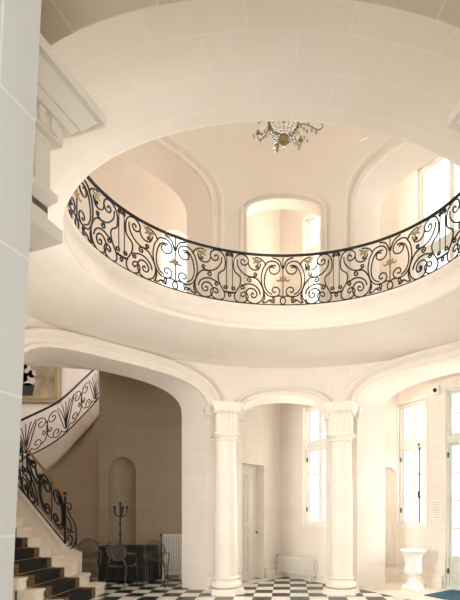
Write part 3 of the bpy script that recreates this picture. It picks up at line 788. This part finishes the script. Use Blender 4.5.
# upper flight: curved string, wall below it, railing
UP = [(-6.6, 9.9, 2.25), (-6.03, 10.15, 2.68), (-5.50, 10.7, 3.22), (-5.17, 11.35, 3.96), (-5.02, 11.75, 4.40), (-4.90, 12.05, 4.85), (-4.75, 12.3, 5.2)]
def cr3(P, sub=8):
    out = []
    for i in range(len(P)-1):
        p0 = P[max(i-1,0)]; p1 = P[i]; p2 = P[i+1]; p3 = P[min(i+2, len(P)-1)]
        for k in range(sub):
            t = k/sub; out.append(tuple(.5*((2*p1[d]) + (-p0[d]+p2[d])*t + (2*p0[d]-5*p1[d]+4*p2[d]-p3[d])*t*t + (-p0[d]+3*p1[d]-3*p2[d]+p3[d])*t**3) for d in (0,1,2)))
    out.append(P[-1]); return out
UPS = cr3(UP); acc = [0]
for p, q in zip(UPS[:-1], UPS[1:]): acc.append(acc[-1] + math.hypot(math.hypot(q[0]-p[0], q[1]-p[1]), .0))
def up_at(s):
    s = max(0, min(acc[-1]-1e-6, s))
    for i in range(len(acc)-1):
        if acc[i+1] >= s:
            f = (s-acc[i])/(acc[i+1]-acc[i]); return tuple(UPS[i][d] + (UPS[i+1][d]-UPS[i][d])*f for d in (0,1,2))
uf = thing('upper_stair_flight', 'curved upper stair flight with a pale stone string above the dim spandrel wall', 'staircase', (-5.4, 11, 2.6))
OU = (-5.4, 11, 2.6)
mb = MB(); rows = []
for i, p in enumerate(UPS):
    q0 = UPS[max(i-1,0)]; q1 = UPS[min(i+1, len(UPS)-1)]; dx, dy = q1[0]-q0[0], q1[1]-q0[1]; l = math.hypot(dx, dy); nx, ny = dy/l, -dx/l   # towards the viewer
    z = p[2]
    rows.append([rel(q, OU) for q in ((p[0]-nx*.3, p[1]-ny*.3, z), (p[0]+nx*.03, p[1]+ny*.03, z), (p[0]+nx*.03, p[1]+ny*.03, z-.07), (p[0], p[1], z-.08), (p[0], p[1], z-.40), (p[0]-nx*.05, p[1]-ny*.05, z-.5), (p[0]-nx*.18, p[1]-ny*.18, z-.60), (p[0]-nx*.35, p[1]-ny*.35, z-.62))])
mb.grid(rows); mb.build('string', M_stair, uf, True, 40)
mb = MB(); rows = []; uvr = []
for i, p in enumerate(UPS):
    q0 = UPS[max(i-1,0)]; q1 = UPS[min(i+1, len(UPS)-1)]; dx, dy = q1[0]-q0[0], q1[1]-q0[1]; l = math.hypot(dx, dy); nx, ny = dy/l, -dx/l
    top = (p[0]-nx*.22, p[1]-ny*.22, p[2]-.60); fx = i/(len(UPS)-1); bx, by = -6.9 + 2.6*fx, 10.22
    row = []; ur_ = []
    for j in range(13):
        f = j/12; g = f**2.2; z = top[2]*f
        row.append(rel((bx + (top[0]-bx)*g, by + (top[1]-by)*g, z), OU)); ur_.append((acc[i], z))
    rows.append(row); uvr.append(ur_)
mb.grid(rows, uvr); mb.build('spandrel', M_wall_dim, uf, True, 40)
ur = thing('stair_railing', 'black scroll railing of the upper stair flight, rising to the right beside the framed painting', 'railing', OU)
def fU(s, v): p = up_at(s); return rel((p[0], p[1], p[2] + .02 + v*.90/285), OU)
for v, r, nm in ((0, .016, 'bottom_bar'), (285, .026, 'handrail')):
    mb = MB(); mb.tube([fU(acc[-1]*i/60, v) for i in range(61)], r, 6); mb.build(nm, M_iron, ur, True)
s_a = .55
ku = .0029
for c in (s_a + .15, s_a + 1.05, s_a + 1.95):
    mb = MB()
    fan = [smooth([(0, 30), (q*8, 120), (q*22, 200), (q*34, 240)]) for q in (-2.2, -1.1, 0, 1.1, 2.2)]
    for F_ in fan: mb.tube([fU(c + u*ku, v) for u, v in F_], .011, 5)
    strokes(mb, [spiral((110, 190), 44, 8, 130, -330), smooth([(75, 220), (50, 150), (20, 60), (0, 30)]), spiral((80, 60), 42, 8, 200, 650), smooth([(40, 45), (20, 20), (0, 10)]),
                 smooth([(150, 190), (160, 120), (140, 60), (112, 40)]), spiral((135, 110), 18, 4, 90, 460)], lambda u, v, c=c: fU(c + u*ku, v), .012)
    mb.build('palmette_panel', M_iron, ur, True, 60)

# painting on the stair hall wall
pt = thing('framed_painting', 'dark olive painting in a gilt frame on the stair hall wall', 'painting', (-8.0, 13.36, 4.75))
mb = MB()
for x0, x1, z0, z1 in ((-.9, 1.22, 0, .14), (-.9, 1.22, 1.25, 1.39), (-.9, -.76, .14, 1.25), (1.08, 1.22, .14, 1.25)): mb.box(x0, x1, -.06, 0, z0, z1)
for x0, x1, z0, z1 in ((-.8, 1.12, .10, .125), (1.095, 1.12, .10, 1.29)): mb.box(x0, x1, -.085, -.05, z0, z1)
mb.build('frame', M_gilt, pt)
mb = MB(); mb.box(-.76, 1.08, -.03, 0, .14, 1.25); cv = mb.build('canvas', M_canvas, pt)
mb = MB()
for cx, cz, rr in ((.02, .75, .22), (.2, .95, .18), (.28, .68, .2), (.1, 1.1, .14), (.38, .85, .12)): 
    mb.add([(cx + rr*cos(2*pi*i/14)*(1+.2*sin(i*3)), -.034, cz + rr*sin(2*pi*i/14)) for i in range(14)], [tuple(range(14))])
mb.build('painted_blossom', mat('painted_pale_blossom', (.55, .50, .43), .7, noise=.2), cv)
mb = MB(); mb.add([(.0, -.034, .2), (.4, -.034, .2), (.46, -.034, .5), (.3, -.034, .58), (.08, -.034, .56), (-.04, -.034, .42)], [(0,1,2,3,4,5)])
mb.build('painted_vase', M_dark, cv)

# ------------------------------------------------------------------ radiators
def radiator(label, loc, rz, n, w, h, d, legh=.10):
    t = thing('cast_iron_radiator', label, 'radiator', loc, rz)
    proto = None
    for i in range(n):
        x = (i + .5)*w/n; mb = MB(); r = w/n*.22
        for y in (-d*.5 + r, d*.5 - r): mb.tube([(0, y, legh), (0, y, legh + .03), (0, y, h - .03), (0, y, h)], r, 8)
        for z in (legh + .03, h - .035):
            mb.tube([(0, -d*.5 + r, z), (0, d*.5 - r, z)], r*1.1, 6)
            mb.tube([(-w/n*.5, 0, z), (w/n*.5, 0, z)], r*1.1, 6)
        if proto is None: proto = mb.build('radiator_section', M_rad, t, True, 50)
        else:
            proto_c = proto.copy(); COL.objects.link(proto_c); proto_c.parent = t
        (proto if i == 0 else proto_c).location = (x, 0, 0)
    for x in (w*.5/n, w - w*.5/n - w/n*(1 if n > 8 else 0)):
        mb = MB(); mb.tube([(x, -d*.3, 0), (x, -d*.3, legh + .02)], .022, 8); mb.tube([(x, d*.3, 0), (x, d*.3, legh + .02)], .022, 8); mb.build('foot', M_rad, t, True, 50)
    mb = MB(); mb.tube([(-.03, 0, 0.02), (-.03, 0, h - .04), (.02, 0, h - .035)], .012, 6); mb.sphere((-.03, 0, h - .02), .03); mb.build('valve', M_dark, t, True, 50)
    return t
p = CR(.11, 0, -.13); ang = atan2(CR.d.y, CR.d.x)
radiator('low white ribbed radiator under the window behind the middle arch', (p[0], p[1], 0), ang, 18, 1.22, .50, .13, .12)
radiator('tall white ribbed radiator behind the dark table in the left bay', (-2.80, 10.02, 0), 0, 8, .44, 1.02, .15, .10)

# ------------------------------------------------------------------ urn, mat, plaque, camera
ut = thing('stone_urn', 'white fluted garden urn on the pale floor below the right window', 'urn', (2.47, 8.80, 0), radians(-40))
mb = MB(); square_prism(mb, .17, 0.005, .06); square_prism(mb, .15, .06, .10, .145); mb.build('plinth', M_urn, ut)
mb = MB(); mb.lathe([(.14, .10), (.15, .115), (.14, .13), (.10, .16), (.07, .20), (.062, .235), (.085, .25), (.09, .262), (.075, .275), (.07, .285)], n=32); mb.build('foot', M_urn, ut, True, 50)
mb = MB(); mb.lathe([(.07, .285), (.12, .295), (.155, .33), (.165, .37), (.158, .42)], n=48, flute=lambda a, z: .05*abs(sin(a*8))); mb.build('gadrooned_bowl', M_urn, ut, True)
mb = MB(); mb.lathe([(.155, .42), (.162, .43), (.152, .44), (.15, .52), (.158, .62), (.18, .69), (.215, .73)], n=48, flute=lambda a, z: .035*cos(a*16)); mb.build('fluted_body', M_urn, ut, True)
mb = MB(); mb.lathe([(.215, .73), (.245, .745), (.255, .76), (.25, .775), (.235, .785), (.20, .77), (.15, .68), (.12, .5), (.001, .48)], n=40); mb.build('rim', M_urn, ut, True, 40)
mb = MB(); 
q = [FW(s_, 0, -o_)[:2] for s_, o_ in ((1.36, .95), (1.36, .06), (2.3, .06), (2.3, .95))]
mb.add([(x, y, z) for z in (.006, .02) for x, y in q], [(3,2,1,0), (4,5,6,7), (0,1,5,4), (1,2,6,5), (2,3,7,6), (3,0,4,7)])
tag(mb.build('doormat', M_mat), 'dark blue doormat on the floor before the glazed door', 'doormat')
pq = thing('wall_plaque', 'small pale notice on the wall between window and glazed door', 'sign', FW(.97, 1.35, -.004), atan2(FW.d.y, FW.d.x))
mb = MB(); mb.box(-.13, .13, -.008, 0, 0, .42); mb.build('panel', M_plaque, pq)
mb = MB()
for i in range(7):
    wv = (.10, .07, .11, .09, .11, .06, .08)[i]; mb.box(-wv, wv, -.011, -.008, .36 - i*.05, .372 - i*.05)
mb.build('lettering', M_plaqueline, pq)
sc_ = thing('security_camera', 'small white security camera with dark lens high beside the glazed door', 'camera', FW(1.0, 3.88, -.0), atan2(FW.d.y, FW.d.x))
mb = MB(); mb.box(-.06, .06, -.10, 0, 0, .17); mb.build('housing', M_white, sc_)
mb = MB(); mb.lathe([(.001, .045), (.035, .03), (.042, 0)], (0, 0, 0), 16); mb.v = [(x, -.10 - z, y + .075) for x, y, z in mb.v]; mb.build('lens', M_dark, sc_, True)

# ------------------------------------------------------------------ table, candelabra, transparent chairs in the left bay
tb = thing('side_table', 'long dark cloth covered table before the niche in the left bay', 'table', (-3.47, 9.78, 0))
mb = MB(); mb.box(-.56, .56, -.22, .22, .74, .77); mb.build('table_top', M_cloth, tb)
mb = MB(); n = 80; rows = []
def rim(i, g): 
    per = [(-.56,-.22),(.56,-.22),(.56,.22),(-.56,.22)]; f = i/n*4; k = int(f) % 4; t = f-int(f); a, b = per[k], per[(k+1)%4]
    return (a[0]+(b[0]-a[0])*t)*(1+g), (a[1]+(b[1]-a[1])*t)*(1+g)
for z, g in ((.775, 0), (.74, .02), (.4, .03), (.03, .05)):
    rows.append([(*rim(i, g + (.025*sin(i*1.57)*(.77-z))), z) for i in range(n)])
mb.grid(rows, closed_u=True); mb.build('cloth_skirt', M_cloth, tb, True, 60)
cd = thing('candelabra', 'black branched candelabra standing on the dark table before the niche', 'candelabra', (-3.66, 9.78, .778))
mb = MB(); mb.lathe([(.11, 0), (.11, .015), (.06, .035), (.025, .06), (.02, .10)], n=20); mb.build('base', M_iron, cd, True, 50)
mb = MB(); mb.lathe([(.02, .09), (.014, .2), (.03, .24), (.014, .28), (.012, .45), (.028, .48), (.012, .52), (.012, .88), (.032, .90), (.02, .95)], n=12); mb.build('stem', M_iron, cd, True, 50)
for i in range(5):
    a = 2*pi*i/5 + .3; mb = MB(); q = smooth([(0, .66), (.05, .63), (.10, .66), (.135, .73), (.14, .80)], 5)
    mb.tube([(r*cos(a), r*sin(a), z) for r, z in q], .010, 6); mb.lathe([(.008, .80), (.032, .815), (.02, .82), (.018, .86)], (.14*cos(a), .14*sin(a), 0), 10)
    arm = mb.build('arm', M_iron, cd, True, 50)
def ghost_chair():
    t = thing('transparent_chair', 'c', 'chair')
    mb = MB(); n = 20
    top = [(.25*math.copysign(abs(cos(2*pi*i/n))**.5, cos(2*pi*i/n)), .23*math.copysign(abs(sin(2*pi*i/n))**.5, sin(2*pi*i/n)), .47) for i in range(n)]
    low = [(x, y, .42) for x, y, z in top]
    mb.grid([low, top], closed_u=True); mb.add(top, [tuple(range(n))]); mb.build('seat', M_ghost, t)
    mb = MB(); rows = []
    for j in range(2):
        rows.append([(.20*cos(2*pi*i/28), .235 + .05*(.22*sin(2*pi*i/28)) / .22 + j*.018, .75 + .20*sin(2*pi*i/28)) for i in range(28)])
    mb.grid(rows, closed_u=True); mb.add(rows[0], [tuple(range(28))])
    mb.tube(rows[0] + [rows[0][0]], .016, 6); mb.build('backrest', M_ghost, t, True, 40)
    for sx in (-1, 1):
        mb = MB(); mb.tube([(sx*a, b, c) for a, b, c in ((.18, .25, .72), (.245, .14, .69), (.255, -.02, .67), (.245, -.10, .60), (.235, -.12, .46))], .016, 6); mb.build('arm', M_ghost, t, True, 50)
        mb = MB(); mb.tube([(sx*.215, -.19, .44), (sx*.21, -.20, 0)], .024, 6, r2=.014); mb.build('leg', M_ghost, t, True, 50)
        mb = MB(); mb.tube([(sx*.14, .24, .60), (sx*.19, .21, .44), (sx*.20, .27, 0)], .024, 6, r2=.014); mb.build('leg', M_ghost, t, True, 50)
    return t
gc = ghost_chair()
CH = [((-4.05, 9.08, 0), .4, 'smoky transparent armchair nearest the stairs, left end of the row'),
      ((-3.36, 9.10, 0), 3.0, 'smoky transparent armchair in the middle of the row, before the dark table'),
      ((-2.68, 9.12, 0), 3.3, 'smoky transparent armchair at the right end of the row, before the tall radiator')]
for i, (loc, rz, lb) in enumerate(CH):
    if i == 0: gc.location = loc; gc.rotation_euler = (0, 0, rz); gc['label'] = lb; gc['group'] = 'transparent chairs in the left bay'
    else: dup(gc, loc, rz, lb, 'transparent chairs in the left bay')

# ------------------------------------------------------------------ chandelier
zc = 5.955
ch = thing('crystal_chandelier', 'crystal chandelier with bronze bowl hanging in the dome above the opening', 'chandelier', (CX + .03, CY, zc))
mb = MB(); mb.lathe([(.001, .0), (.014, .01), (.012, .022), (.045, .03), (.062, .05), (.066, .075), (.05, .095), (.02, .10)], n=20); mb.build('finial', M_bronze, ch, True, 50)
mb = MB(); mb.lathe([(.175, .25), (.19, .255), (.195, .275), (.185, .29), (.17, .285)], n=32); mb.build('bowl_rim', M_bronze, ch, True, 50)
for i in range(16):
    a = 2*pi*i/16; mb = MB()
    for j in range(7):
        f = j/6; r = .065 + .115*sin(pi/2*f); z = .09 + .165*f**1.5; mb.sphere((r*cos(a), r*sin(a), z), .013, 6, 4)
    mb.build('crystal_strand', M_crystal, ch)
for i in range(8):
    a = 2*pi*i/8 + .2; mb = MB()
    q = smooth([(.17, .28), (.24, .30), (.33, .29), (.42, .26), (.48, .30), (.475, .36)], 5) if i % 2 == 0 else smooth([(.17, .28), (.22, .29), (.29, .24), (.35, .23), (.39, .27), (.385, .31)], 5)
    mb.tube([(r*cos(a), r*sin(a), z) for r, z in q], .008, 6); R, Z = q[-1]
    arm = mb.build('arm', M_bronze, ch, True, 50)
    mb = MB(); mb.lathe([(.006, 0), (.035, .012), (.018, .02), (.016, .05)], (R*cos(a), R*sin(a), Z), 10); mb.build('candle_cup', M_bronze, arm, True, 50)
    mb = MB(); mb.lathe([(.011, .05), (.011, .14), (.002, .15)], (R*cos(a), R*sin(a), Z), 8); mb.build('candle', M_candle, arm)
    for rr, zz in ((.22, .29), (.26, .27), (.30, .25), (.36, .28), (.42, .27)):
        for da, dz, r_ in ((.12, 0, .018), (-.2, .03, .016)):
            mb = MB(); mb.sphere((rr*cos(a + da), rr*sin(a + da), zz + dz), r_, 6, 4, 1.5); mb.build('crystal_drop', M_crystal, arm)
mb = MB()
mb.lathe([(.03, .30), (.025, .5), (.06, .56), (.03, .62), (.02, .9), (.05, .95), (.015, 1.0)], n=16); mb.build('stem', M_bronze, ch, True, 50)
for i in range(12):
    a = 2*pi*i/12; mb = MB()
    for j in range(12):
        f = j/11; r = .16 - .12*f**.6; mb.sphere((r*cos(a), r*sin(a), .34 + .6*f), .013, 6, 4)
    mb.build('crystal_strand', M_crystal, ch)
mb = MB(); mb.tube([(0, 0, .98), (0, 0, 11.03 - zc)], .012, 6); mb.build('chain', M_bronze, ch)

# ------------------------------------------------------------------ light
w = bpy.data.worlds.new('World'); SC.world = w; w.use_nodes = True
bg = w.node_tree.nodes['Background']; bg.inputs['Color'].default_value = (1, .985, .96, 1); bg.inputs['Strength'].default_value = 1.6
def area(name, loc, look, sx, sy, power, col=(1, .97, .93)):
    l = bpy.data.lights.new(name, 'AREA'); l.shape = 'RECTANGLE'; l.size = sx; l.size_y = sy; l.energy = power; l.color = col
    o = bpy.data.objects.new(name, l); COL.objects.link(o); o.location = loc
    o.rotation_euler = (V(look) - V(loc)).to_track_quat('-Z', 'Y').to_euler()
    return o
def win_light(W, o, power, col=(1, .965, .92), up=1.6, out=1.5):
    """added soft fill lamp above and outside an unseen opening"""
    zt = o['zs']; p = W(o['c'], zt + up, out); q = W(o['c'], (o['zb'] + zt)/2 + .2, 0)
    area('daylight', p, q, o['h']*2.6, 2.0, power, col)
def side_light(p, W, o, power, col=(1, .965, .92), sx=1.6, sy=2.6):
    """daylight from a bright patch of sky and ground to one side of the window"""
    area('daylight', p, W(o['c'], (o['zb'] + o['zs'])/2, -.3), sx, sy, power, col)
side_light(FW(2.1, 2.6, 1.7), FW, w3, 130); side_light(FW(3.3, 2.4, 1.6), FW, d2, 170); side_light(FW(3.0, 7.6, 1.6), FW, w4, 110)
side_light((1.95, 11.3, 2.9), CR, cw, 520); side_light((1.95, 11.3, 7.2), CR, cwu, 700); side_light(UL(3.3, 8.2, 1.5), UL, ulo, 300)
win_light(WALL, up_near_fill, 200)  # added fill lamp outside the unseen gallery opening
for o, pw in ((nw_fill_right, 170), (nw_fill_left, 500)):
    p, q = WALL(o['c'], 2.5, 1.2), WALL(o['c'], 2.5, -1.0)
    area('daylight', p, q, 1.9, 1.4, pw, (1, .965, .92))  # fill lamps added outside the two unseen near windows
area('entrance_daylight', (.2, -3.2, 1.5), (.2, 5, 2.6), 2.2, 2.6, 45, (1, .98, .95))
def point(name, loc, power, r=.4, col=(1, .965, .91)):
    l = bpy.data.lights.new(name, 'POINT'); l.energy = power; l.shadow_soft_size = r; l.color = col
    o = bpy.data.objects.new(name, l); COL.objects.link(o); o.location = loc; return o
point('dome_fill', (CX, CY, 7.7), 80)  # added fill lamp under the dome, apart from the chandelier
point('stair_hall_light', (-7.2, 11.2, 5.6), 34)

# ------------------------------------------------------------------ camera
cam = bpy.data.cameras.new('camera'); co = bpy.data.objects.new('camera', cam); COL.objects.link(co)
F, PX, PY = 447, 287.5, 508
cam.sensor_fit = 'AUTO'; cam.sensor_width = 36; cam.lens = 36*F/600
cam.shift_x = (230 - PX)/600; cam.shift_y = (PY - 300)/600
co.location = (0, 0, E); co.rotation_euler = (pi/2, 0, 0); cam.clip_start = .05; cam.clip_end = 200
SC.camera = co
SC.view_settings.view_transform = 'Standard'; SC.view_settings.look = 'None'; SC.view_settings.exposure = .34
SC.cycles.max_bounces = 10; SC.cycles.diffuse_bounces = 6; SC.cycles.transparent_max_bounces = 24
SC.cycles.use_denoising = True
SC.cycles.sample_clamp_indirect = 8
